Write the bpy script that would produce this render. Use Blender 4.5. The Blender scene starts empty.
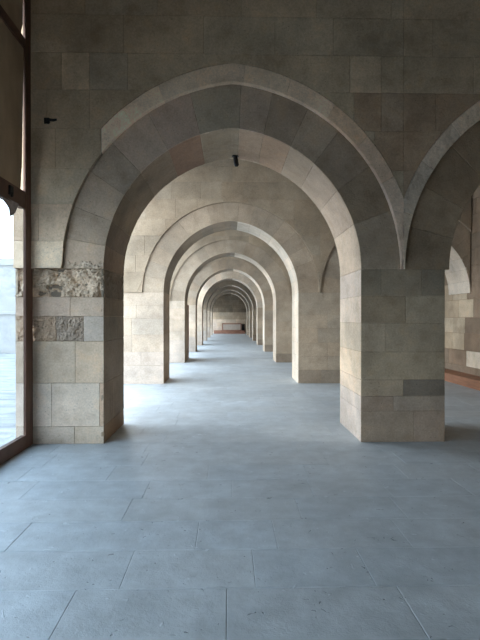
import bpy, math, random
from mathutils import Vector, noise

random.seed(7)
scene = bpy.context.scene
COL = scene.collection
F = 481.0
CX = -0.05          # camera x
CAMH = 1.505
ZS = 2.1            # springing height of the arches
Y0 = 5.8            # front of the first row of piers
STEP = 5.28
DEPTH = 1.1
NR = 8
WALLTOP = 5.6
XL = -2.60          # outer (courtyard) end of each row
XR = 5.60           # right-hand wall
YEND = 48.1
YREAR = -1.6
def yrow(k): return Y0 + STEP * (k - 1)

# ------------------------------------------------------------------ materials
def mat(name):
    m = bpy.data.materials.new(name); m.use_nodes = True
    nt = m.node_tree
    for n in list(nt.nodes):
        nt.nodes.remove(n)
    out = nt.nodes.new('ShaderNodeOutputMaterial')
    b = nt.nodes.new('ShaderNodeBsdfPrincipled')
    nt.links.new(b.outputs[0], out.inputs[0])
    return m, nt, b
def N(nt, t, **kw):
    n = nt.nodes.new(t)
    for k, v in kw.items():
        setattr(n, k, v)
    return n
def noise_node(nt, vec, scale, detail=4, rough=.55):
    n = N(nt, 'ShaderNodeTexNoise'); n.inputs['Scale'].default_value = scale
    n.inputs['Detail'].default_value = detail; n.inputs['Roughness'].default_value = rough
    nt.links.new(vec, n.inputs['Vector']); return n.outputs[0]
def ramp(nt, fac, stops):
    r = N(nt, 'ShaderNodeValToRGB')
    e = r.color_ramp.elements
    while len(e) < len(stops): e.new(.5)
    for i, (p, c) in enumerate(stops):
        e[i].position = p
        e[i].color = (c, c, c, 1) if not isinstance(c, tuple) else (*c, 1)
    nt.links.new(fac, r.inputs[0]); return r.outputs[0]
def mixc(nt, mode, fac, a, b):
    m = N(nt, 'ShaderNodeMix', data_type='RGBA', blend_type=mode)
    if isinstance(fac, float): m.inputs[0].default_value = fac
    else: nt.links.new(fac, m.inputs[0])
    for i, v in ((6, a), (7, b)):
        if isinstance(v, tuple): m.inputs[i].default_value = (*v, 1)
        else: nt.links.new(v, m.inputs[i])
    return m.outputs[2]
def bump(nt, bsdf, layers, dist=.01):
    prev = None
    for h, s in layers:
        b = N(nt, 'ShaderNodeBump'); b.inputs['Strength'].default_value = s
        b.inputs['Distance'].default_value = dist
        nt.links.new(h, b.inputs['Height'])
        if prev: nt.links.new(prev, b.inputs['Normal'])
        prev = b.outputs[0]
    nt.links.new(prev, bsdf.inputs['Normal'])

def stone_material(name, stain=(.80, .76, .71), pit=.5, warm=(1.06, .98, .88)):
    m, nt, b = mat(name)
    at = N(nt, 'ShaderNodeAttribute', attribute_name='tone')
    v = N(nt, 'ShaderNodeNewGeometry').outputs['Position']
    big = noise_node(nt, v, 1.1, 5, .6)
    mid = noise_node(nt, v, 4.5, 6, .65)
    fine = noise_node(nt, v, 45, 4, .7)
    c = mixc(nt, 'MULTIPLY', 1.0, at.outputs[0], ramp(nt, fine, [(.25, .80), (.75, 1.18)]))
    c = mixc(nt, 'MULTIPLY', 1.0, c, ramp(nt, mid, [(.28, stain), (.52, .97), (.76, warm)]))
    c = mixc(nt, 'MULTIPLY', .8, c, ramp(nt, big, [(.34, .66), (.64, 1.18)]))
    vo = N(nt, 'ShaderNodeTexVoronoi'); vo.inputs['Scale'].default_value = 26
    nt.links.new(v, vo.inputs['Vector'])
    pits = ramp(nt, vo.outputs[0], [(.06, 0.0), (.16, 1.0)])
    msk = ramp(nt, noise_node(nt, v, 3.1, 3), [(.48, 1.0), (.60, 0.0)])
    pm = mixc(nt, 'LIGHTEN', 1.0, pits, msk)
    c = mixc(nt, 'MULTIPLY', pit, c, pm)
    nt.links.new(c, b.inputs['Base Color'])
    b.inputs['Roughness'].default_value = .92
    b.inputs['Specular IOR Level'].default_value = .25
    bump(nt, b, [(pm, .35), (fine, .35), (mid, .5)], .012)
    return m

M = {}
M['stone'] = stone_material('limestone')
M['stone_far'] = stone_material('limestone_far', stain=(.86, .83, .80), pit=.2, warm=(1.04, 1.0, .95))

def floor_material():
    m, nt, b = mat('paving')
    at = N(nt, 'ShaderNodeAttribute', attribute_name='tone')
    v = N(nt, 'ShaderNodeNewGeometry').outputs['Position']
    big = noise_node(nt, v, .9, 5, .6); mid = noise_node(nt, v, 5, 6, .65); fine = noise_node(nt, v, 60, 4, .7)
    c = mixc(nt, 'MULTIPLY', 1.0, at.outputs[0], ramp(nt, big, [(.3, .86), (.65, 1.08)]))
    c = mixc(nt, 'MULTIPLY', 1.0, c, ramp(nt, mid, [(.3, .82), (.7, 1.14)]))
    vo = N(nt, 'ShaderNodeTexVoronoi'); vo.voronoi_dimensions = '2D'; vo.inputs['Scale'].default_value = 7; vo.inputs['Randomness'].default_value = 1
    dn = N(nt, 'ShaderNodeTexNoise'); dn.inputs['Scale'].default_value = 9; nt.links.new(v, dn.inputs['Vector'])
    va = N(nt, 'ShaderNodeVectorMath', operation='MULTIPLY_ADD'); va.inputs[1].default_value = (.22, .22, 0)
    nt.links.new(dn.outputs[1], va.inputs[0]); nt.links.new(v, va.inputs[2])
    nt.links.new(va.outputs[0], vo.inputs['Vector'])
    sp = ramp(nt, vo.outputs[0], [(.05, 1.0), (.11, 0.0)])
    msk = ramp(nt, noise_node(nt, v, 4.3, 3), [(.54, 0.0), (.62, .55)])
    lim = mixc(nt, 'MULTIPLY', 1.0, sp, msk)
    c = mixc(nt, 'MIX', lim, c, (.62, .66, .68))
    vo2 = N(nt, 'ShaderNodeTexVoronoi'); vo2.voronoi_dimensions = '2D'; vo2.inputs['Scale'].default_value = 11
    nt.links.new(va.outputs[0], vo2.inputs['Vector'])
    pits = ramp(nt, vo2.outputs[0], [(.045, 0.3), (.09, 1.0)])
    m2 = ramp(nt, noise_node(nt, v, 5.7, 2), [(.54, 1.0), (.62, 0.0)])
    pm = mixc(nt, 'LIGHTEN', 1.0, pits, m2)
    c = mixc(nt, 'MULTIPLY', .8, c, pm)
    nt.links.new(c, b.inputs['Base Color'])
    nt.links.new(ramp(nt, mid, [(.3, .42), (.7, .62)]), b.inputs['Roughness'])
    b.inputs['Specular IOR Level'].default_value = .5
    bump(nt, b, [(pm, .5), (lim, .3), (fine, .2), (mid, .6)], .014)
    return m
M['floor'] = floor_material()

def plain(name, col, rough=.7, var=.25, scale=(8, 8, 8), metal=0., bstr=.2):
    m, nt, b = mat(name)
    tc = N(nt, 'ShaderNodeNewGeometry').outputs['Position']
    mp = N(nt, 'ShaderNodeMapping'); mp.inputs['Scale'].default_value = scale
    nt.links.new(tc, mp.inputs[0])
    n = noise_node(nt, mp.outputs[0], 1, 6, .6)
    c = mixc(nt, 'MULTIPLY', 1.0, col, ramp(nt, n, [(.3, 1 - var), (.7, 1 + var)]))
    nt.links.new(c, b.inputs['Base Color'])
    b.inputs['Roughness'].default_value = rough; b.inputs['Metallic'].default_value = metal
    bump(nt, b, [(n, bstr)], .005)
    return m
M['timber'] = plain('brown_timber', (.125, .06, .035), .6, .4, (30, 3, 3))
M['timber_v'] = plain('brown_timber_upright', (.125, .058, .034), .6, .4, (25, 25, 1.5))
M['board'] = plain('tan_board', (.40, .29, .185), .8, .18, (4, 4, 2))
M['redwood'] = plain('red_brown_wood', (.30, .15, .10), .6, .3, (3, 20, 3))
M['curb'] = plain('orange_timber', (.27, .12, .06), .6, .3, (3, 2, 20))
M['pale_panel'] = plain('pale_panel', (.48, .42, .36), .8, .1)
M['iron'] = plain('black_iron', (.012, .011, .011), .6, .4, (40, 40, 40), .3)
M['cloth'] = plain('brown_rag', (.33, .27, .24), .95, .3, (20, 20, 20))
M['ground'] = plain('courtyard_paving', (.46, .46, .46), .7, .5, (1.2, 5, 3))
M['plaster'] = plain('vault_stone', (.40, .35, .28), .95, .25, (2, 2, 2))
M['court_stone'] = plain('courtyard_stone', (.52, .50, .47), .9, .10, (2, 2, 3))
def glass():
    m, nt, b = mat('pane_glass')
    nt.nodes.remove(b)
    out = [n for n in nt.nodes if n.type == 'OUTPUT_MATERIAL'][0]
    t = N(nt, 'ShaderNodeBsdfTransparent'); t.inputs[0].default_value = (.68, .72, .75, 1)
    g = N(nt, 'ShaderNodeBsdfGlossy'); g.inputs['Roughness'].default_value = .03
    fr = N(nt, 'ShaderNodeLayerWeight'); fr.inputs[0].default_value = .12
    mx = N(nt, 'ShaderNodeMixShader')
    ml = N(nt, 'ShaderNodeMath', operation='MULTIPLY'); ml.inputs[1].default_value = .5
    nt.links.new(fr.outputs[1], ml.inputs[0]); nt.links.new(ml.outputs[0], mx.inputs[0]); nt.links.new(t.outputs[0], mx.inputs[1]); nt.links.new(g.outputs[0], mx.inputs[2])
    nt.links.new(mx.outputs[0], out.inputs[0])
    return m
M['glass'] = glass()

# ------------------------------------------------------------------ mesh builder
class MB:
    def __init__(s): s.v = []; s.f = []; s.t = []
    def vert(s, p, t): s.v.append(tuple(p)); s.t.append(t); return len(s.v) - 1
    def quad(s, a, b, c, d): s.f.append((a, b, c, d))
    def box(s, a, b, tone=(.4, .36, .3), bev=0):
        x0, y0, z0 = a; x1, y1, z1 = b
        i = [s.vert((x, y, z), tone) for z in (z0, z1) for y in (y0, y1) for x in (x0, x1)]
        for q in ((0, 2, 3, 1), (4, 5, 7, 6), (0, 1, 5, 4), (2, 6, 7, 3), (0, 4, 6, 2), (1, 3, 7, 5)):
            s.quad(*[i[k] for k in q])
    def block(s, frame, fn, tone, cell=.06, gap=.0018, amp=.0015, nscale=6, flip=False, proud=0., cellu=None, edge=.004, rough_edge=0., bite=0., slot=None):
        """One stone: a gridded face with a worn arris and a skirt running back into the mortar."""
        def dist(p, q): return math.hypot(p[0] - q[0], p[1] - q[1])
        Lu = max(dist(fn(0, .5), fn(.5, .5)) + dist(fn(.5, .5), fn(1, .5)), .004)
        Lv = max(dist(fn(.5, 0), fn(.5, 1)), dist(fn(0, 0), fn(0, 1)), dist(fn(1, 0), fn(1, 1)), .004)
        def vals(L, cell=cell):
            g = min(gap / L, .2); e = min((gap + edge) / L, .35)
            n = max(1, int(round(L / cell)))
            return [g] + [e + (1 - 2 * e) * i / n for i in range(n + 1)] + [1 - g]
        S, T = vals(Lu, cellu or cell), vals(Lv)
        ns, nt = len(S), len(T)
        idx = []
        for j, t in enumerate(T):
            row = []
            for i, q in enumerate(S):
                u, v = fn(q, t)
                border = i in (0, ns - 1) or j in (0, nt - 1)
                p = Vector(frame(u, v, 0))
                w = proud
                if amp:
                    w += amp * (noise.noise(p * nscale) + .6 * noise.noise(p * nscale * 2.7 + Vector((3, 1, 7))))
                    if bite:
                        w += amp * (.6 * noise.noise(p * nscale * 4.1) + .45 * noise.noise(p * nscale * 7.3) - .8 * abs(noise.noise(p * nscale * 1.7 + Vector((1, 8, 2)))))
                        w -= bite * max(0, noise.noise(p * nscale * .8 + Vector((9, 2, 4)))) * 1.6
                if slot and slot[0] < u < slot[1] and slot[2] < v + .01 * math.sin(u * 30) < slot[3]: w -= .07
                if border: w -= edge * .5 + rough_edge * abs(noise.noise(p * 17))
                row.append(s.vert(frame(u, v, w), tone))
            idx.append(row)
        def q4(a, b, c, d): s.f.append((a, b, c, d) if not flip else (d, c, b, a))
        for j in range(nt - 1):
            for i in range(ns - 1):
                q4(idx[j][i], idx[j][i + 1], idx[j + 1][i + 1], idx[j + 1][i])
        ring = [(0, i) for i in range(ns)] + [(j, ns - 1) for j in range(1, nt)] + \
               [(nt - 1, i) for i in range(ns - 2, -1, -1)] + [(j, 0) for j in range(nt - 2, 0, -1)]
        back = []
        for (j, i) in ring:
            u, v = fn(S[i], T[j])
            back.append(s.vert(frame(u, v, -.03), tone))
        n = len(ring)
        for k in range(n):
            a = idx[ring[k][0]][ring[k][1]]; b = idx[ring[(k + 1) % n][0]][ring[(k + 1) % n][1]]
            q4(b, a, back[k], back[(k + 1) % n])
    def build(s, name, material, parent=None, smooth=False, tint=(1.10, 1.0, .905)):
        me = bpy.data.meshes.new(name)
        me.from_pydata(s.v, [], s.f); me.update()
        at = me.attributes.new('tone', 'FLOAT_COLOR', 'POINT')
        flat = []
        for t in s.t: flat += [t[0] * tint[0], t[1] * tint[1], t[2] * tint[2], 1.0]
        at.data.foreach_set('color', flat)
        if smooth: me.polygons.foreach_set('use_smooth', [True] * len(me.polygons))
        me.materials.append(material)
        o = bpy.data.objects.new(name, me); COL.objects.link(o)
        if parent: o.parent = parent
        return o
def tag(o, label, cat, group=None):
    o['label'] = label; o['category'] = cat
    if group: o['group'] = group
    return o
def struct(o): o['kind'] = 'structure'; return o

# ------------------------------------------------------------------ tones
def vary(base, r=.12, h=.03):
    k = 1 + random.uniform(-r, r); d = random.uniform(-h, h)
    return (base[0] * k * (1 + d), base[1] * k, base[2] * k * (1 - d))
CREAM = (.50, .44, .355)
GREY = (.36, .335, .285)
PURP = (.37, .335, .305)
OLIVE = (.30, .285, .225)
BROWN = (.33, .25, .185)
PALE = (.60, .55, .46)
WHITE = (.62, .59, .54)
DARK = (.22, .205, .175)
FRONT = (.40, .365, .30)
def mortar(t): return (t[0] * .90, t[1] * .89, t[2] * .86)

# ------------------------------------------------------------------ arches
def arc_pt(f, hw, c):
    """two-centred arch, f from 0 (left springing) to 1 (right springing)"""
    R = hw + c; A = math.acos(c / R)
    g = 2 * f if f <= .5 else 2 * (1 - f)
    th = A * g
    x = -c + R * math.cos(th); z = R * math.sin(th)
    return (-x if f <= .5 else x, z)
def arc_z(dx, hw, c):
    dx = abs(dx)
    if dx >= hw: return 0
    R = hw + c
    return math.sqrt(max(0, R * R - (dx + c) ** 2))
def ring_fn(f0, f1, cx, a, b, clampx=None):
    def fn(s, t):
        f = f0 + (f1 - f0) * s
        p = arc_pt(f, *a); q = arc_pt(f, *b)
        x = cx + p[0] + (q[0] - p[0]) * t; z = ZS + p[1] + (q[1] - p[1]) * t
        if clampx is not None and not clampx[0] <= x <= clampx[1]:
            x = min(max(x, clampx[0]), clampx[1])
            za, zb = arc_z(x - cx, *a), arc_z(x - cx, *b)
            z = ZS + za + (zb - za) * t
        return x, z
    return fn

def front(y): return lambda u, v, w: (u, y - w, v)
def backf(y): return lambda u, v, w: (u, y + w, v)

def ring_mesh(mb, cx, yf, yb, inn, out, joints, tone_front, tone_soffit, cell, amp, gap=.0018, splits=(.5,), xmax=99):
    mr = .008
    # core
    n = 48; mt = mortar(tone_front[len(tone_front) // 2])
    prev = None
    for i in range(n + 1):
        f = i / n
        p = arc_pt(f, inn[0] + mr, inn[1]); q = arc_pt(f, *out)
        p = (min(p[0], xmax - cx), p[1]); q = (min(q[0], xmax - cx), q[1])
        cur = [mb.vert((cx + p[0], yf + mr, ZS + p[1]), mt), mb.vert((cx + q[0], yf + mr, ZS + q[1]), mt),
               mb.vert((cx + q[0], yb - mr, ZS + q[1]), mt), mb.vert((cx + p[0], yb - mr, ZS + p[1]), mt)]
        if prev:
            for a in range(4):
                b = (a + 1) % 4
                mb.quad(prev[a], cur[a], cur[b], prev[b])
        prev = cur
    for i in range(len(joints) - 1):
        f0, f1 = joints[i], joints[i + 1]
        fn = ring_fn(f0, f1, cx, inn, out, (-9, xmax))
        tf = tone_front[i % len(tone_front)]; ts = tone_soffit[i % len(tone_soffit)]
        mb.block(front(yf), fn, tf, cell, gap, amp, rough_edge=amp * 2)
        mb.block(backf(yb), fn, tf, max(cell, .15), gap, amp, flip=True)
        def sof(u, v, w):
            p = arc_pt(u, *inn)
            e = .001
            a = arc_pt(max(0, u - e), *inn); b = arc_pt(min(1, u + e), *inn)
            if abs(u - .5) < .002: nx, nz = 0, -1
            else:
                tx, tz = b[0] - a[0], b[1] - a[1]; l = math.hypot(tx, tz); nx, nz = tz / l, -tx / l
            return (cx + p[0] + nx * w, v, ZS + p[1] + nz * w)
        L = (inn[0] + inn[1]) * math.acos(inn[1] / (inn[0] + inn[1])) * 2
        sp = [yf + .004] + [yf + (yb - yf) * s for s in splits] + [yb - .004]
        if i % 3 == 1 and len(splits): sp = [sp[0], sp[-1]]
        for j in range(len(sp) - 1):
            ya, ybb = sp[j], sp[j + 1]
            # parametrised in metres so the joints keep their width
            def fn2(s, t, ya=ya, ybb=ybb): return ((f0 + (f1 - f0) * s) * L, ya + (ybb - ya) * t)
            mb.block(lambda u, v, w: sof(u / L, v, w), fn2, ts if j == 0 else vary(ts, .08), cell, gap, amp, flip=False)

def stone_courses(z0, z1, base, jitter=.06):
    z = z0; r = [z0]
    while z < z1 - base * 1.4:
        z += base * random.uniform(1 - jitter * 3, 1 + jitter * 3); r.append(z)
    r.append(z1); return r

def spandrel_mesh(mb, xa, xb, yf, yb, zbot, courses, tones, cell, amp, base, joints=None, wid=.75, gap=.0018):
    """wall above an arch; zbot(x) gives the lower edge"""
    mr = .008; top = courses[-1]
    n = max(24, int((xb - xa) / .02)); mt = mortar(base); prev = None
    xs = [xa + (xb - xa) * i / n for i in range(n + 1)]
    for x in xs:
        z = zbot(x)
        cur = [mb.vert((x, yf + mr, z), mt), mb.vert((x, yf + mr, top), mt), mb.vert((x, yb - mr, top), mt), mb.vert((x, yb - mr, z), mt)]
        if prev:
            for a in range(4):
                b = (a + 1) % 4
                mb.quad(prev[a], prev[b], cur[b], cur[a])
        else: mb.quad(*cur)
        prev = cur
    mb.quad(*prev[::-1])
    for ci in range(len(courses) - 1):
        z0, z1 = courses[ci], courses[ci + 1]
        if joints and ci in joints: js = [xa] + [j for j in joints[ci] if xa < j < xb] + [xb]
        else:
            js = [xa]; x = xa - random.uniform(0, wid * .6)
            while True:
                x += wid * random.uniform(.6, 1.35)
                if x > xb - .2: break
                if x > xa + .15: js.append(x)
            js.append(xb)
        for i in range(len(js) - 1):
            u0, u1 = js[i], js[i + 1]
            tone = tones((u0 + u1) / 2, (z0 + z1) / 2) if tones else None
            if tone is None: tone = vary(base, .11)
            # contiguous stretches of this stone that lie above the arch
            m = max(2, int((u1 - u0) / .01)); run = []
            segs = []
            for k in range(m + 1):
                u = u0 + (u1 - u0) * k / m
                if zbot(u) < z1 - .015: run.append(u)
                else:
                    if len(run) > 2: segs.append((run[0], run[-1]))
                    run = []
            if len(run) > 2: segs.append((run[0], run[-1]))
            for (sa, sb) in segs:
                def fn(s, t, sa=sa, sb=sb):
                    u = sa + (sb - sa) * s; lo = min(max(z0, zbot(u)), z1 - .004)
                    return u, lo + (z1 - lo) * t
                mb.block(front(yf), fn, tone, cell, gap, amp, cellu=.015 if cell < .1 and any(z0 < zbot(sa + (sb - sa) * q / 6) for q in range(7)) else None)
                mb.block(backf(yb), fn, vary(base, .1), max(cell, .2), gap, amp, flip=True)

def pier_mesh(mb, x0, x1, yf, yb, courses, tonef, cell, amp, base, joints=None, wid=.5, gap=.0018, skip=(), inset=0.):
    mr = .008
    mb.box((x0 + mr, yf + mr + inset, courses[0]), (x1 - mr, yb - mr, courses[-1]), mortar(base))
    faces = {'front': (front(yf), x0, x1, False), 'back': (backf(yb), x0, x1, True),
             'right': (lambda u, v, w: (x1 + w, u, v), yf, yb, False),
             'left': (lambda u, v, w: (x0 - w, u, v), yf, yb, True)}
    for face, (fr, a, b, flip) in faces.items():
        for ci in range(len(courses) - 1):
            if ci in skip: continue
            z0, z1 = courses[ci], courses[ci + 1]
            js = None
            if joints: js = joints.get((face, ci))
            if js is None:
                js = [a + (b - a) * random.uniform(.3, .7)] if random.random() < .75 else []
            js = [a] + list(js) + [b]
            for i in range(len(js) - 1):
                spec = tonef(face, ci, i) if tonef else None
                am = amp; bite = 0; ns = 6; c2 = cell; re = amp
                if spec is None: tone = vary(base, .10)
                elif len(spec) == 3: tone = vary(spec, .03, .01)
                else:
                    tone = spec[:3]; am, bite, c2 = spec[3], spec[4], spec[5]; ns = 13; re = am * .6
                u0, u1 = js[i], js[i + 1]
                def fn(s, t, u0=u0, u1=u1): return u0 + (u1 - u0) * s, z0 + (z1 - z0) * t
                mb.block(fr, fn, tone, c2, gap, am, ns, flip, bite=bite, rough_edge=re)

IN1, OUT1, HOOD = (1.55, .152), (2.03, .203), (2.20, .264)
IN2, OUT2 = (1.55, .10), (2.03, .05)
MIDX = 2.05
CXR = 4.10

ordinal = ['', 'first', 'second', 'third', 'fourth', 'fifth', 'sixth', 'seventh', 'eighth']

# ---- first row, described stone by stone -----------------------------------
C1 = [0, .21, .73, 1.23, 1.53, 1.76]
def tone_l1(face, ci, i):
    if face == 'front':
        t = {(0, 0): (.50, .47, .42), (0, 1): (.53, .49, .42),
             (1, 0): WHITE, (1, 1): (.60, .57, .51), (1, 2): (.52, .43, .34),
             (2, 0): (.53, .48, .40), (2, 1): (.55, .49, .40),
             (3, 0): (.40, .335, .265, .016, .012, .014), (3, 1): (.33, .30, .26, .018, .014, .014), (3, 2): (.50, .48, .44),
             (4, 0): (.48, .42, .36), (4, 1): (.50, .44, .37)}
        return t.get((ci, i))
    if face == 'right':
        return {0: (.29, .235, .175), 1: (.29, .26, .215), 2: (.28, .255, .215), 3: (.25, .235, .195), 4: (.23, .205, .16)}.get(ci)  # inner face: its shade is painted in as darker stone tones
J_l1 = {('front', 0): [-1.9], ('front', 1): [-2.17, -1.60], ('front', 2): [-1.89], ('front', 3): [-2.12, -1.79], ('front', 4): [-1.95],
        ('right', 0): [], ('right', 1): [6.3], ('right', 2): [], ('right', 3): [6.45], ('right', 4): []}
C1R = [0, .38, .56, .76, 1.10, 1.45, 1.78, 2.1]
def tone_r1(face, ci, i):
    if face == 'front':
        t = {0: [(.38, .34, .29), (.36, .32, .28)], 1: [(.33, .29, .25), (.38, .35, .31)], 2: [(.37, .34, .28), (.20, .19, .17)],
             3: [(.38, .35, .28), (.36, .335, .27)], 4: [(.42, .39, .32), (.35, .325, .265)], 5: [(.31, .28, .22), (.37, .35, .29)],
             6: [(.25, .24, .20), (.29, .275, .23), (.25, .24, .205)]}
        l = t[ci]; return l[i % len(l)]
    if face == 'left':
        return {0: (.45, .435, .42), 1: (.45, .43, .41), 2: (.48, .435, .37), 3: (.49, .44, .36), 4: (.43, .40, .34), 5: (.47, .44, .395), 6: (.43, .41, .385)}[ci]  # inner face: daylight from the left painted in as paler tones
J_r1 = {('front', 0): [2.2], ('front', 1): [1.95], ('front', 2): [2.07], ('front', 3): [], ('front', 4): [1.85], ('front', 5): [2.1], ('front', 6): [1.8, 2.3],
        ('left', 0): [], ('left', 1): [6.4], ('left', 2): [], ('left', 3): [6.35], ('left', 4): [], ('left', 5): [6.5], ('left', 6): []}

def eroded_course():
    mb = MB()
    x0, x1, yf, yb = XL, -1.55, yrow(1), yrow(1) + DEPTH
    z0, z1 = 1.76, 2.1
    mb.box((x0 + .07, yf + .07, z0), (x1 - .07, yb - .07, z1), (.22, .2, .17))
    js = [x0, x1]; tn = [(.62, .53, .43)]
    for i in range(1):
        def fn(s, t, a=js[i], b=js[i + 1]): return a + (b - a) * s, z0 + (z1 - z0) * t
        mb.block(front(yf), fn, tn[i], .014, .002, .034, 8, False, bite=.07, rough_edge=.03, edge=.01, slot=(-2.24, -2.06, 1.86, 1.90))
        mb.block(backf(yb), fn, CREAM, .1, .002, .005, 9, True)
    def fr(u, v, w): return (x1 + w, u, v)
    def fn(s, t): return yf + (yb - yf) * s, z0 + (z1 - z0) * t
    mb.block(fr, fn, (.22, .19, .15), .04, .002, .015, 9, False, bite=.02, rough_edge=.02)  # inner side, shade painted into the dark tone
    mb.block(lambda u, v, w: (x0 - w, u, v), fn, CREAM, .1, .002, .005, 9, True)
    return mb

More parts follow.
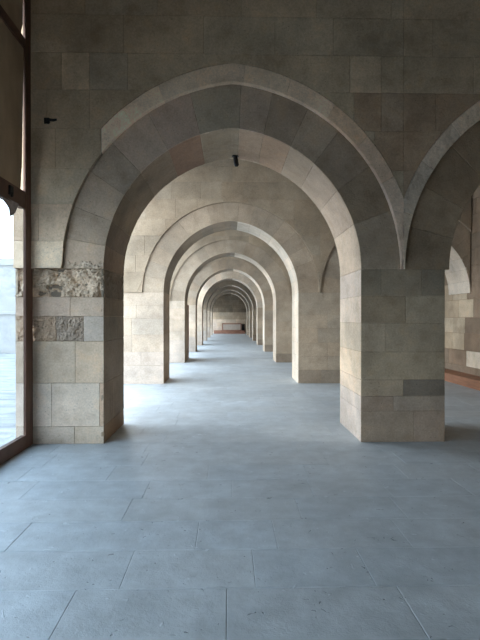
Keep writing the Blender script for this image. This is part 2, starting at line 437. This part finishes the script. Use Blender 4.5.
piers = {}
for k in range(1, NR + 1):
    yf, yb = yrow(k), yrow(k) + DEPTH
    cell = .05 if k == 1 else (.12 if k <= 3 else .4)
    amp = .003 if k == 1 else .003
    m = M['stone'] if k == 1 else M['stone_far']
    # left pier
    mb = MB()
    if k == 1:
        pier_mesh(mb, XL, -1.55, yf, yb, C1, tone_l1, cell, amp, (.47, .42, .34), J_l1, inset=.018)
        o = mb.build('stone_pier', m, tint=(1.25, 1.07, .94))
        eroded_course().build('eroded_course', m, o)
        o.children[0]['label'] = 'crumbling eroded top course of the pier'
    else:
        cs = stone_courses(0, ZS, .36)
        def tl(face, ci, i, cs=cs):
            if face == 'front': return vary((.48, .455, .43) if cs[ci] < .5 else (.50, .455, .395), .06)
            if face == 'right': return vary((.40, .33, .26), .1)  # shaded inner face, the shade put into a darker tone
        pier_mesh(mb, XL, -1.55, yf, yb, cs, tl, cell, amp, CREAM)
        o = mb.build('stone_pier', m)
    lab = {1: 'nearest left stone pier, pitted crumbling top course, beside the brown window frame',
           2: 'second left pier from the viewer, pale cream stone, seen through the nearest arch'}.get(
           k, '%s left-hand stone pier from the viewer, between its row neighbours' % ordinal[k])
    if k == NR: lab = 'farthest left stone pier, last before the end wall'
    tag(o, lab, 'pier', 'left row of stone piers')
    # right pier
    mb = MB()
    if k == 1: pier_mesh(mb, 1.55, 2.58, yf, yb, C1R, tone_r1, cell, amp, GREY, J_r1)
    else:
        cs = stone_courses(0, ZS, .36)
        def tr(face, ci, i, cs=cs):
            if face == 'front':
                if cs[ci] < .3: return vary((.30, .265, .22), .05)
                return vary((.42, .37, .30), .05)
            if face == 'left': return vary((.56, .515, .45), .05)  # daylit inner face, the light put into a paler tone
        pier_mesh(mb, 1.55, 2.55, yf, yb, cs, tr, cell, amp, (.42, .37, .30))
    o = mb.build('stone_pier', m, tint=(1.36, 1.15, .99) if k == 1 else (1.10, 1.0, .905))
    lab = {1: 'nearest right stone pier, big grey-brown blocks, inner side coloured paler for the daylight on it',
           2: 'second right pier from the viewer, tan stone with a dark stained foot'}.get(
           k, '%s right-hand stone pier from the viewer, with bright inner edge' % ordinal[k])
    if k == NR: lab = 'farthest right stone pier, last before the end wall'
    tag(o, lab, 'pier', 'right row of stone piers')

    # ---- arches of this row
    for side in ('centre', 'aisle'):
        cx = 0 if side == 'centre' else CXR
        inn, out = (IN1, OUT1) if k == 1 else (IN2, OUT2)
        if side == 'aisle': inn, out = (1.465, inn[1]), out
        arch = bpy.data.objects.new('stone_arch', None); COL.objects.link(arch)
        arch.location = (cx, yf, 0)
        parts = []
        mb = MB()
        if k == 1 and side == 'centre':
            js = [0, .055, .115, .185, .25, .335, .42, .515, .575, .645, .715, .80, .89, 1]
            tf = [(.46, .43, .38), (.38, .36, .32), (.42, .395, .35), (.35, .335, .30), (.41, .38, .345), (.385, .35, .325),
                  (.33, .33, .295), (.38, .36, .33), (.31, .29, .255), (.35, .33, .29), (.29, .27, .235), (.255, .235, .195), (.33, .32, .285)]
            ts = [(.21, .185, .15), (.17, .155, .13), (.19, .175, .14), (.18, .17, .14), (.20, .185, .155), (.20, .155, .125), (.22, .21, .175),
                  (.26, .225, .185), (.26, .215, .17), (.255, .235, .20), (.27, .25, .22), (.30, .28, .25), (.38, .36, .32)]  # shade on the left of the soffit is painted in as darker tones
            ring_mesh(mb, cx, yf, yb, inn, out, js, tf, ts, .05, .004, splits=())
        elif k == 1:
            js = [0, .08, .16, .25, .34, .43, .5, .58, .67, .76, .85, .93, 1]
            tf = [vary((.27, .25, .205), .08) for _ in js]
            ts = [vary((.36, .33, .27), .1) for _ in js]
            ring_mesh(mb, cx, yf, yb, inn, out, js, tf, ts, .07, .005, xmax=XR - .03)
        else:
            n = 17; js = [i / n for i in range(n + 1)]
            tf = [vary((.385, .34, .28), .07) for _ in js]
            if k == 5: tf = [vary((.56, .51, .44), .04) for _ in js]  # paler ring paints in the light of its bright bay
            if k > 5: tf = [vary((.33, .29, .24), .06) for _ in js]  # darker rings paint in the shade of the far upper bays
            ts = [vary((.28, .245, .20) if j < .5 else (.56, .515, .45), .05) for j in js]  # side daylight painted in: left half shaded, right half lit
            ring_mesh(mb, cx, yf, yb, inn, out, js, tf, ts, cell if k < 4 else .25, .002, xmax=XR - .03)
        T1 = (1.40, 1.17, 1.00) if k == 1 else (1.10, 1.0, .905)
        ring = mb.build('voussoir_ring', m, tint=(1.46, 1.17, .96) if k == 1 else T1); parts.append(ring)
        if k == 1 and side == 'centre':
            mb = MB()
            def fn(s, t):
                u = -2.03 + .48 * s
                return u, 2.101 + (.07 + .06 * noise.noise(Vector((u * 7, 0, 3))) + .05 * noise.noise(Vector((u * 23, 0, 3)))) * t
            mb.block(front(yf - .012), fn, (.58, .50, .41), .012, .002, .016, 10, bite=.012, rough_edge=.014)
            p_ = mb.build('eroded_patch', m); p_['label'] = 'crumbling eroded foot of the arch'; parts.append(p_)
        if k == 1:
            yh = yf - .06
            mb = MB()
            if side == 'centre':
                js = [.222, .30, .37, .435, .52, .60, .685, .76, .84, .92, 1.0]; clamp = (-1.56, MIDX)
                tn = [(.66, .63, .53), (.60, .56, .46), (.50, .47, .39), (.50, .46, .38), (.54, .50, .41), (.55, .50, .41), (.52, .45, .35), (.52, .46, .38), (.53, .50, .44), (.55, .52, .46)]
            else:
                js = [0, .10, .19, .27, .36, .45, .54, .65, .75, .85, 1.0]; clamp = (MIDX, XR - .03)
                tn = [(.50, .49, .43), (.40, .40, .36), (.46, .45, .40), (.52, .50, .43), (.36, .34, .29), (.38, .36, .3), (.4, .37, .31)]
            for i in range(len(js) - 1):
                fn = ring_fn(js[i], js[i + 1], cx, out, HOOD, clamp)
                mb.block(front(yh), fn, tn[i % len(tn)], .045, .003, .004 if side == 'centre' else .012, rough_edge=.004 if side == 'centre' else .02)
                prv = None
                for q in range(9):      # solid stone behind the face
                    f = js[i] + (js[i + 1] - js[i]) * q / 8
                    u0, v0 = ring_fn(f, f, cx, out, HOOD, clamp)(0, 0); u1, v1 = ring_fn(f, f, cx, out, HOOD, clamp)(0, 1)
                    cur = [mb.vert(pp, tn[i % len(tn)]) for pp in ((u0, yh + .01, v0), (u1, yh + .01, v1), (u1, yb, v1), (u0, yb, v0))]
                    if prv:
                        for a in range(4): mb.quad(prv[a], cur[a], cur[(a + 1) % 4], prv[(a + 1) % 4])
                    prv = cur
            h = mb.build('hood_band', m, tint=(1.70, 1.40, 1.22)); h['label'] = 'paler band of stones round the arch'; parts.append(h)
        # spandrel wall
        mb = MB()
        xa, xb = (XL, MIDX) if side == 'centre' else (MIDX, XR - .03)
        if k == 1:
            x_start = -1.56
            def zbot(x, cx=cx, out=out, side=side):
                if side == 'centre' and x < x_start: z = arc_z(x - cx, *out)
                else: z = arc_z(x - cx, *HOOD)
                return ZS + z
            courses = [2.1, 2.42, 2.86, 3.28, 3.75, 4.21, 4.65, 5.1, WALLTOP]
            joints = {0: [], 1: [-2.3], 2: [], 3: [-2.1, 1.7, 2.5], 4: [-2.2, -1.70, 1.45, 1.78, 2.44, 3.1],
                      5: [-2.03, -1.70, -1.25, 1.40, 1.78, 2.9, 3.9], 6: [-2.45, -1.3, -.35, .5, 1.2, 2.4, 3.3], 7: [-1.75, -.9, 0.1, 1.0, 1.9, 2.9]}
            spec = {(5, 1): (.47, .43, .36), (5, 2): (.36, .35, .30), (5, 4): (.43, .405, .34)}
            def tones(u, z, courses=courses):
                t = tones0(u, z); return (t[0] * 1.22, t[1] * 1.20, t[2] * 1.16)
            def tones0(u, z, courses=courses):
                ci = max(i for i in range(8) if courses[i] <= z)
                if ci == 5 and -2.03 < u < -1.70: return (.46, .43, .355)
                if ci == 5 and -1.70 < u < -1.25: return (.34, .33, .285)
                if ci == 5 and 1.40 < u < 1.78: return (.45, .42, .35)
                if ci == 5 and .5 < u < 1.4: return (.34, .345, .31)
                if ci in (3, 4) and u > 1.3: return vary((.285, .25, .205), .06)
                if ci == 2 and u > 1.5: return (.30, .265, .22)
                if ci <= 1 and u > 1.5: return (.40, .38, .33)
                if ci == 0: return (.52, .49, .42)
                if ci == 1: return (.42, .38, .32)
                if ci == 2 and u < -1: return (.37, .345, .29)
                return vary((.345, .325, .27), .06)
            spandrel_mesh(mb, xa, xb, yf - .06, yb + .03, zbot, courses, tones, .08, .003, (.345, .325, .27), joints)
        else:
            def zbot(x, cx=cx, out=out): return ZS + arc_z(x - cx, *out)
            cs = stone_courses(ZS, WALLTOP, .40)
            def tones(u, z, k=k): return vary((.36, .315, .25) if k < 6 else (.31, .27, .225), .10)  # far spandrels darker, upper bay shade painted into the tone
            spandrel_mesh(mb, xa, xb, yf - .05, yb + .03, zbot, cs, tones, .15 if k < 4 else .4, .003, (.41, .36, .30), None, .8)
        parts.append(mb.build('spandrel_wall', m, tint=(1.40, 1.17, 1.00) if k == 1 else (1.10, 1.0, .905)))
        for p in parts:
            for v in p.data.vertices: v.co.x -= cx; v.co.y -= yf
            p.parent = arch
        if side == 'centre':
            lab = {1: 'nearest pointed stone arch across the hall, wide grey voussoirs under a paler outer band',
                   2: 'second pointed arch down the hall, tan stone, framed inside the nearest arch'}.get(
                   k, '%s pointed arch counted down the central passage, seen inside the arches before it' % ordinal[k])
            if k == NR: lab = 'farthest and smallest arch of the central passage, just before the end wall'
            g = 'pointed arches over the central passage'
        else:
            lab = {1: 'nearest side arch, cut off at the right edge, with a rough pale outer band',
                   2: 'second side arch, dark tan, seen between the nearest right pier and right edge'}.get(
                   k, '%s arch over the right side aisle, mostly behind the right piers' % ordinal[k])
            g = 'pointed arches over the right side aisle'
        tag(arch, lab, 'arch', g)

# ------------------------------------------------------------------ setting
# floor of individual slabs
mb = MB()
FT = (.45, .48, .495)
mb.box((XL - .25, YREAR, -.15), (XR + .1, YEND, -.004), (.40, .425, .44))
y = 2.68 - .45 * 9
special = {2.68: [-1.6, -.66, .10, .78, 1.6], 3.13: [-1.5, -.27, .27, 1.16, 2.1], 3.58: [-2.0, -.85, .5, 1.3]}
while y < YEND:
    d = .45 if y < 5 else .45 * random.uniform(.9, 1.15)
    y1 = min(y + d, YEND)
    key = [q for q in special if abs(q - y) < .02]
    js = [XL - .2]
    if key: js += special[key[0]]
    x = js[-1]
    while True:
        x += random.uniform(.6, 1.05)
        if x > XR - .25: break
        js.append(x)
    js.append(XR + .05)
    if y1 > YREAR + .1:
        for i in range(len(js) - 1):
            sk = random.uniform(-.02, .02)
            def fn(s, t, a=js[i], b=js[i + 1]):
                return a + (b - a) * s, max(y, YREAR) + (y1 - max(y, YREAR)) * t
            mb.block(lambda u, v, w: (u, v, w), fn, vary(FT, .045, .012), .11 if y < 8 else .5, .0012, .0018, 3, edge=.003, proud=random.uniform(-.0008, .0008))
    y = y1
struct(mb.build('floor', M['floor'], tint=(1, 1, 1)))

# right-hand wall in courses
mb = MB()
mb.box((XR + .02, YREAR, 0), (XR + .5, YEND, WALLTOP + 2.3), mortar(BROWN))
cs = stone_courses(0, WALLTOP + 2.3, .38)
for ci in range(len(cs) - 1):
    z0, z1 = cs[ci], cs[ci + 1]; y = YREAR
    while y < YEND - .2:
        yn = min(YEND, y + random.uniform(.5, 1.0))
        ymid = (y + yn) / 2
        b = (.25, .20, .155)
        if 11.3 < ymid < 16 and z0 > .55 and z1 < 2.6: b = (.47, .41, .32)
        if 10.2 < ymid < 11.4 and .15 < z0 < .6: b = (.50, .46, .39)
        def fn(s, t, y=y, yn=yn): return y + (yn - y) * s, z0 + (z1 - z0) * t
        mb.block(lambda u, v, w: (XR - w, u, v), fn, vary(b, .20), .35, .004, .003, flip=True)
        y = yn
struct(mb.build('wall_right', M['stone']))

# end wall
mb = MB()
mb.box((XL - .3, YEND + .02, 0), (XR, YEND + .5, WALLTOP + 2.3), mortar(CREAM))
cs = [0, .35, .7, 1.05, 1.4, 1.75, 2.1, 2.5, 2.9, 3.3, 3.7, 4.1, 4.6, 5.1, 5.6, 6.2, 6.8, 7.9]
for ci in range(len(cs) - 1):
    z0, z1 = cs[ci], cs[ci + 1]; x = XL - .2
    while x < XR - .1:
        xn = min(XR, x + random.uniform(.6, 1.0))
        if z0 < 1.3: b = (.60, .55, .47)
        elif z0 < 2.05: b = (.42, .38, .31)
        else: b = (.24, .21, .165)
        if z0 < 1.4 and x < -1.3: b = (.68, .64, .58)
        def fn(s, t, x=x, xn=xn): return x + (xn - x) * s, z0 + (z1 - z0) * t
        mb.block(front(YEND), fn, vary(b, .12), .5, .004, .003)
        x = xn
struct(mb.build('wall_back', M['stone_far']))
mb = MB(); mb.box((XL - .3, YREAR - .3, 0), (XR, YREAR, WALLTOP + 2.3), FRONT)
struct(mb.build('wall_rear', M['plaster']))

# vaults: one barrel over every bay
mb = MB()
def vault(ya, yb):
    r = (yb - ya) / 2; yc = (ya + yb) / 2; n = 20; prev = None
    for i in range(n + 1):
        a = math.pi * i / n
        py, pz = yc - r * math.cos(a), WALLTOP + r * math.sin(a)
        qy, qz = yc - (r + .3) * math.cos(a), WALLTOP + (r + .3) * math.sin(a)
        cur = [mb.vert((XL, py, pz), FRONT), mb.vert((XR + .1, py, pz), FRONT), mb.vert((XR + .1, qy, qz), FRONT), mb.vert((XL, qy, qz), FRONT)]
        if prev:
            for k in range(4): mb.quad(prev[k], cur[k], cur[(k + 1) % 4], prev[(k + 1) % 4])
        prev = cur
vault(Y0 + DEPTH - STEP + .0, Y0 - .05)
for k in range(1, NR): vault(yrow(k) + DEPTH, yrow(k + 1) - .05)
vault(yrow(NR) + DEPTH, YEND)
mb.box((XL, YREAR - .2, WALLTOP + .02), (XR + .1, Y0 + DEPTH - STEP, WALLTOP + .3), FRONT)
for k in range(1, NR + 1): mb.box((XL, yrow(k) - .04, WALLTOP + .001), (XR, yrow(k) + DEPTH, WALLTOP + 2.3), FRONT)
struct(mb.build('ceiling', M['plaster']))

# left side: unseen infill above the courtyard openings, added to shade the upper walls
OPEN_TOP = {1: WALLTOP, 2: 4.7, 3: 4.7, 4: 4.9, 5: 5.3, 6: 2.75, 7: 2.75, 8: 2.75, 9: 2.75}
mb = MB()
for k in range(1, NR + 2):
    ya = YREAR if k == 1 else yrow(k - 1) + DEPTH
    yb = YEND if k == NR + 1 else yrow(k) - (.06 if k == 1 else .05)
    mb.box((XL - .32, ya, OPEN_TOP[k]), (XL - .02, yb, WALLTOP + 2.4), FRONT)
struct(mb.build('unseen_wall_left', M['plaster']))

# ------------------------------------------------------------------ timber glazing of the nearest bay
w1 = bpy.data.objects.new('window_1', None); COL.objects.link(w1); struct(w1)
XI = -2.385; XO = XI - .032
YW = Y0 - .062
def simple(name, boxes, mt, parent=None, bev=.006):
    mb = MB()
    for a, b in boxes: mb.box(a, b)
    o = mb.build(name, mt, parent)
    if bev:
        md = o.modifiers.new('bevel', 'BEVEL'); md.width = bev; md.segments = 2; md.limit_method = 'ANGLE'
    return o
simple('window_frame', [((XO, YW - .15, 0), (XI, YW, WALLTOP)), ((XO, YW - .002, 0), (XI - .005, Y0 - .004, 2.09))], M['timber_v'], w1)
for yy in (3.9, 2.2, .5, -1.2):
    simple('window_frame', [((XO, yy, .1601), (XI - .004, yy + .1, WALLTOP))], M['timber_v'], w1)
simple('window_sill', [((XO - .03, YREAR + .01, 0), (XI, YW - .151, .16))], M['timber'], w1)
simple('transom', [((XO - .04, YREAR + .01, 2.76), (XI - .004, YW - .151, 2.96))], M['timber'], w1)
simple('transom', [((XO - .04, YREAR + .01, 4.60), (XI - .004, YW - .151, 4.72))], M['timber'], w1)
# boards closing the upper lights, cut short of the post so daylight shows
def board(zs, ys, yback):
    mb = MB()
    pts = [(YREAR + .02, zs[0])] + list(zip(ys, zs)) + [(YREAR + .02, zs[-1])]
    xs = (XI - .031, XI - .023); n = len(pts)
    a = [mb.vert((xs[0], p[0], p[1]), FRONT) for p in pts]; b = [mb.vert((xs[1], p[0], p[1]), FRONT) for p in pts]
    mb.f.append(tuple(a[::-1])); mb.f.append(tuple(b))
    for i in range(n): mb.quad(a[i], a[(i + 1) % n], b[(i + 1) % n], b[i])
    return mb
e = YW - .149
board([2.955, 3.05, 3.30, 3.75, 4.605], [e - .085, e - .075, e - .045, e - .026, e + .004], 0).build('tan_board', M['board'], w1)
board([4.715, 4.74, 4.80, 4.86, WALLTOP], [e - .01, e - .065, e - .05, e - .02, e + .004], 0).build('tan_board', M['board'], w1)
mb = MB(); mb.box((XI - .020, YREAR + .02, .15), (XI - .016, YW - .15, 2.77))
mb.build('window_pane', M['glass'], w1)
simple('latch', [((XI - .006, 5.16, 2.82), (XI + .018, 5.24, 2.92)), ((XI + .012, 5.185, 2.80), (XI + .03, 5.20, 2.85))], M['iron'], w1, .003)
# torn rag hanging from the transom
mb = MB()
pts = [(5.03, 2.775), (5.40, 2.775), (5.385, 2.72), (5.335, 2.665), (5.27, 2.625), (5.22, 2.60), (5.19, 2.67), (5.12, 2.70), (5.06, 2.74)]
n = len(pts)
a = [mb.vert((XI - .012 + .008 * math.sin(i * 2.1), p[0], p[1]), FRONT) for i, p in enumerate(pts)]
b = [mb.vert((XI - .006 + .008 * math.sin(i * 2.1), p[0], p[1]), FRONT) for i, p in enumerate(pts)]
mb.f.append(tuple(a[::-1])); mb.f.append(tuple(b))
for i in range(n): mb.quad(a[i], a[(i + 1) % n], b[(i + 1) % n], b[i])
tag(mb.build('torn_cloth', M['cloth']), 'small torn brown rag hanging below the left window transom', 'cloth')

# timber edging along right wall
o = simple('timber_edging', [((5.15, YREAR + .02, 0), (XR - .01, YEND - .02, .20)), ((5.13, YREAR + .02, .16), (5.16, YEND - .02, .205))], M['curb'])
tag(o, 'low orange-brown timber edging running along the foot of the right wall', 'wooden edging')

# wooden board beside third left pier
o = bpy.data.objects.new('wooden_door_leaf', None); COL.objects.link(o); o.location = (-1.60, 17.48, 0)
yb = yrow(3) + DEPTH
panel = simple('door_panel', [((-.03, 0, .04), (.02, .80, 1.98))], M['redwood'], o)
simple('door_frame', [((-.04, -.0, 0), (.03, .07, 2.0)), ((-.04, .74, 0), (.03, .81, 2.0)), ((-.04, .071, 1.9), (.03, .739, 2.0)), ((-.04, .071, .0), (.03, .739, .12)), ((-.04, .071, .95), (.03, .739, 1.05))], M['redwood'], o)
o.location = (-1.60, yb + .03, 0)
tag(o, 'reddish brown wooden door leaf standing behind the third left pier', 'door leaf')

# iron hook in the wall, left of the nearest arch
def tube(mb, pts, r, seg=8):
    rings = []
    for i, p in enumerate(pts):
        p = Vector(p); d = Vector(pts[min(i + 1, len(pts) - 1)]) - Vector(pts[max(i - 1, 0)]); d.normalize()
        a = d.orthogonal().normalized(); b = d.cross(a)
        rr = r[i] if isinstance(r, (list, tuple)) else r
        rings.append([mb.vert(p + a * rr * math.cos(t * 2 * math.pi / seg) + b * rr * math.sin(t * 2 * math.pi / seg), FRONT) for t in range(seg)])
    for i in range(len(rings) - 1):
        for t in range(seg):
            mb.quad(rings[i][t], rings[i][(t + 1) % seg], rings[i + 1][(t + 1) % seg], rings[i + 1][t])
    mb.f.append(tuple(rings[0][::-1])); mb.f.append(tuple(rings[-1]))
mb = MB(); yv = Y0 - .06
mb.box((-2.23, yv - .012, 3.80), (-2.17, yv - .001, 3.87))
tube(mb, [(-2.20, yv - .005, 3.835), (-2.20, yv - .05, 3.835), (-2.17, yv - .07, 3.825), (-2.10, yv - .075, 3.815), (-2.06, yv - .07, 3.825)], [.016, .018, .018, .016, .012])
tube(mb, [(-2.16, yv - .07, 3.825), (-2.16, yv - .075, 3.80), (-2.14, yv - .075, 3.79)], .012)
tag(mb.build('iron_hook', M['iron']), 'small black iron hook sticking from the wall left of the nearest arch', 'hook')
# iron bolt hanging under crown of nearest arch
zc = ZS + arc_pt(.5, *IN1)[1]; yq = Y0 + DEPTH - .12
mb = MB()
tube(mb, [(.04, yq, zc - .002), (.04, yq, zc - .02), (.045, yq, zc - .05), (.055, yq, zc - .13), (.055, yq, zc - .15)], [.028, .028, .034, .036, .02], 10)
tube(mb, [(.04, yq, zc - .001), (.04, yq, zc - .014)], .05, 10)
tag(mb.build('iron_pendant', M['iron']), 'short black iron fitting hanging under the crown of the nearest arch', 'hook')

# counter on a platform in front of the end wall
o = simple('wooden_platform', [((-1.52, YEND - 1.3, 0), (1.52, YEND - .1, .30)), ((-1.53, YEND - 1.32, .26), (1.53, YEND - .08, .32))], M['redwood'])
tag(o, 'low red-brown wooden platform against the far end wall', 'platform')
o = bpy.data.objects.new('display_counter', None); COL.objects.link(o); o.location = (.22, YEND - .7, .32)
simple('counter_frame', [((-.95, -.3, .60), (.95, .3, .70)), ((-.95, -.3, 0), (-.86, .3, .599)), ((.86, -.3, 0), (.95, .3, .599)), ((-.859, -.3, 0), (.859, .3, .05))], M['redwood'], o)
simple('counter_panel', [((-.859, -.26, .051), (.859, .28, .599))], M['pale_panel'], o)
tag(o, 'wooden framed counter with pale front panel on the far platform', 'counter')
o = simple('dark_cabinet', [((1.22, YEND - .9, .32), (1.49, YEND - .3, .92)), ((1.20, YEND - .92, .86), (1.51, YEND - .28, .94))], M['iron'])
tag(o, 'small dark cabinet to the right of the far counter', 'cabinet')

# ------------------------------------------------------------------ courtyard
mb = MB(); mb.box((-60, -20, -.6), (XL - .26, 90, -.08))
struct(mb.build('courtyard_ground', M['ground']))
# stone kiosk standing in the courtyard
ko = bpy.data.objects.new('stone_kiosk', None); COL.objects.link(ko); ko.location = (-13, 25, -.08)
simple('kiosk_base', [((-3.6, -3, 0), (3.5, 3, 1.75)), ((-3.7, -3.1, 1.75), (3.6, 3.1, 1.9))], M['court_stone'], ko, .02)
mb = MB()
for sx in (-1, 1):
    for sy in (-1, 1):
        x0, y0 = sx * 2.9, sy * 2.4
        mb.box((x0 - .5, y0 - .5, 1.9), (x0 + .5, y0 + .5, 2.6))
def kz(d): return 2.6 + arc_z(d, 2.4, .2) * .45
for sy in (-2.9, 1.9):
    n = 24; prev = None
    for i in range(n + 1):
        x = -2.4 + 4.8 * i / n
        cur = [mb.vert((x, sy, kz(x)), FRONT), mb.vert((x, sy, 4.0), FRONT), mb.vert((x, sy + 1, 4.0), FRONT), mb.vert((x, sy + 1, kz(x)), FRONT)]
        if prev:
            for a in range(4): mb.quad(prev[a], prev[(a + 1) % 4], cur[(a + 1) % 4], cur[a])
        prev = cur
    mb.box((-3.4, sy, 2.6), (-2.4, sy + 1, 4.0)); mb.box((2.4, sy, 2.6), (3.4, sy + 1, 4.0))
mb.box((-3.5, -3, 4.0), (3.5, 3, 4.3))
mb.build('kiosk_body', M['court_stone'], ko)
tag(ko, 'pale stone kiosk on a plinth in the bright courtyard behind the left window', 'kiosk')
mb = MB(); mb.box((-32, -20, -.08), (-31, 90, 4))
struct(mb.build('wall_courtyard', M['court_stone']))

# ------------------------------------------------------------------ light
w = bpy.data.worlds.new('World'); scene.world = w; w.use_nodes = True
nt = w.node_tree; bg = nt.nodes['Background']
tc = nt.nodes.new('ShaderNodeTexCoord')
sx = nt.nodes.new('ShaderNodeSeparateXYZ'); nt.links.new(tc.outputs['Generated'], sx.inputs[0])
cr = nt.nodes.new('ShaderNodeValToRGB')
cr.color_ramp.elements[0].position = 0; cr.color_ramp.elements[0].color = (1.12, 1.21, 1.28, 1)
cr.color_ramp.elements[1].position = .8; cr.color_ramp.elements[1].color = (.60, .77, .95, 1)
nt.links.new(sx.outputs[2], cr.inputs[0]); nt.links.new(cr.outputs[0], bg.inputs[0])
bg.inputs[1].default_value = 7.0
for k in range(1, NR + 2):
    ya = YREAR if k == 1 else yrow(k - 1) + DEPTH
    yb = YEND if k == NR + 1 else yrow(k)
    z1 = 2.75 if k == 1 else OPEN_TOP[k]
    l = bpy.data.lights.new('daylight_portal', 'AREA'); l.shape = 'RECTANGLE'
    l.size = yb - ya; l.size_y = z1; l.cycles.is_portal = True
    o = bpy.data.objects.new('daylight_portal', l); COL.objects.link(o)
    o.location = (XL - .1, (ya + yb) / 2, z1 / 2)
    o.rotation_euler = (math.pi / 2, 0, -math.pi / 2)   # emits towards +x
scene.cycles.use_denoising = True
scene.cycles.max_bounces = 10
scene.cycles.diffuse_bounces = 8
scene.cycles.transparent_max_bounces = 8
scene.cycles.sample_clamp_indirect = 8

# ------------------------------------------------------------------ camera
cam = bpy.data.cameras.new('Camera'); co = bpy.data.objects.new('Camera', cam); COL.objects.link(co)
cam.sensor_fit = 'VERTICAL'; cam.sensor_height = 36; cam.lens = F / 640 * 36
cam.clip_start = .05; cam.clip_end = 300
co.location = (CX, 0, CAMH)
co.rotation_euler = (math.radians(90 - .20), 0, -math.radians(1.31))
scene.camera = co
vs = scene.view_settings
vs.view_transform = 'Standard'; vs.look = 'None'; vs.gamma = 1; vs.use_curve_mapping = False
vs.exposure = 0.15
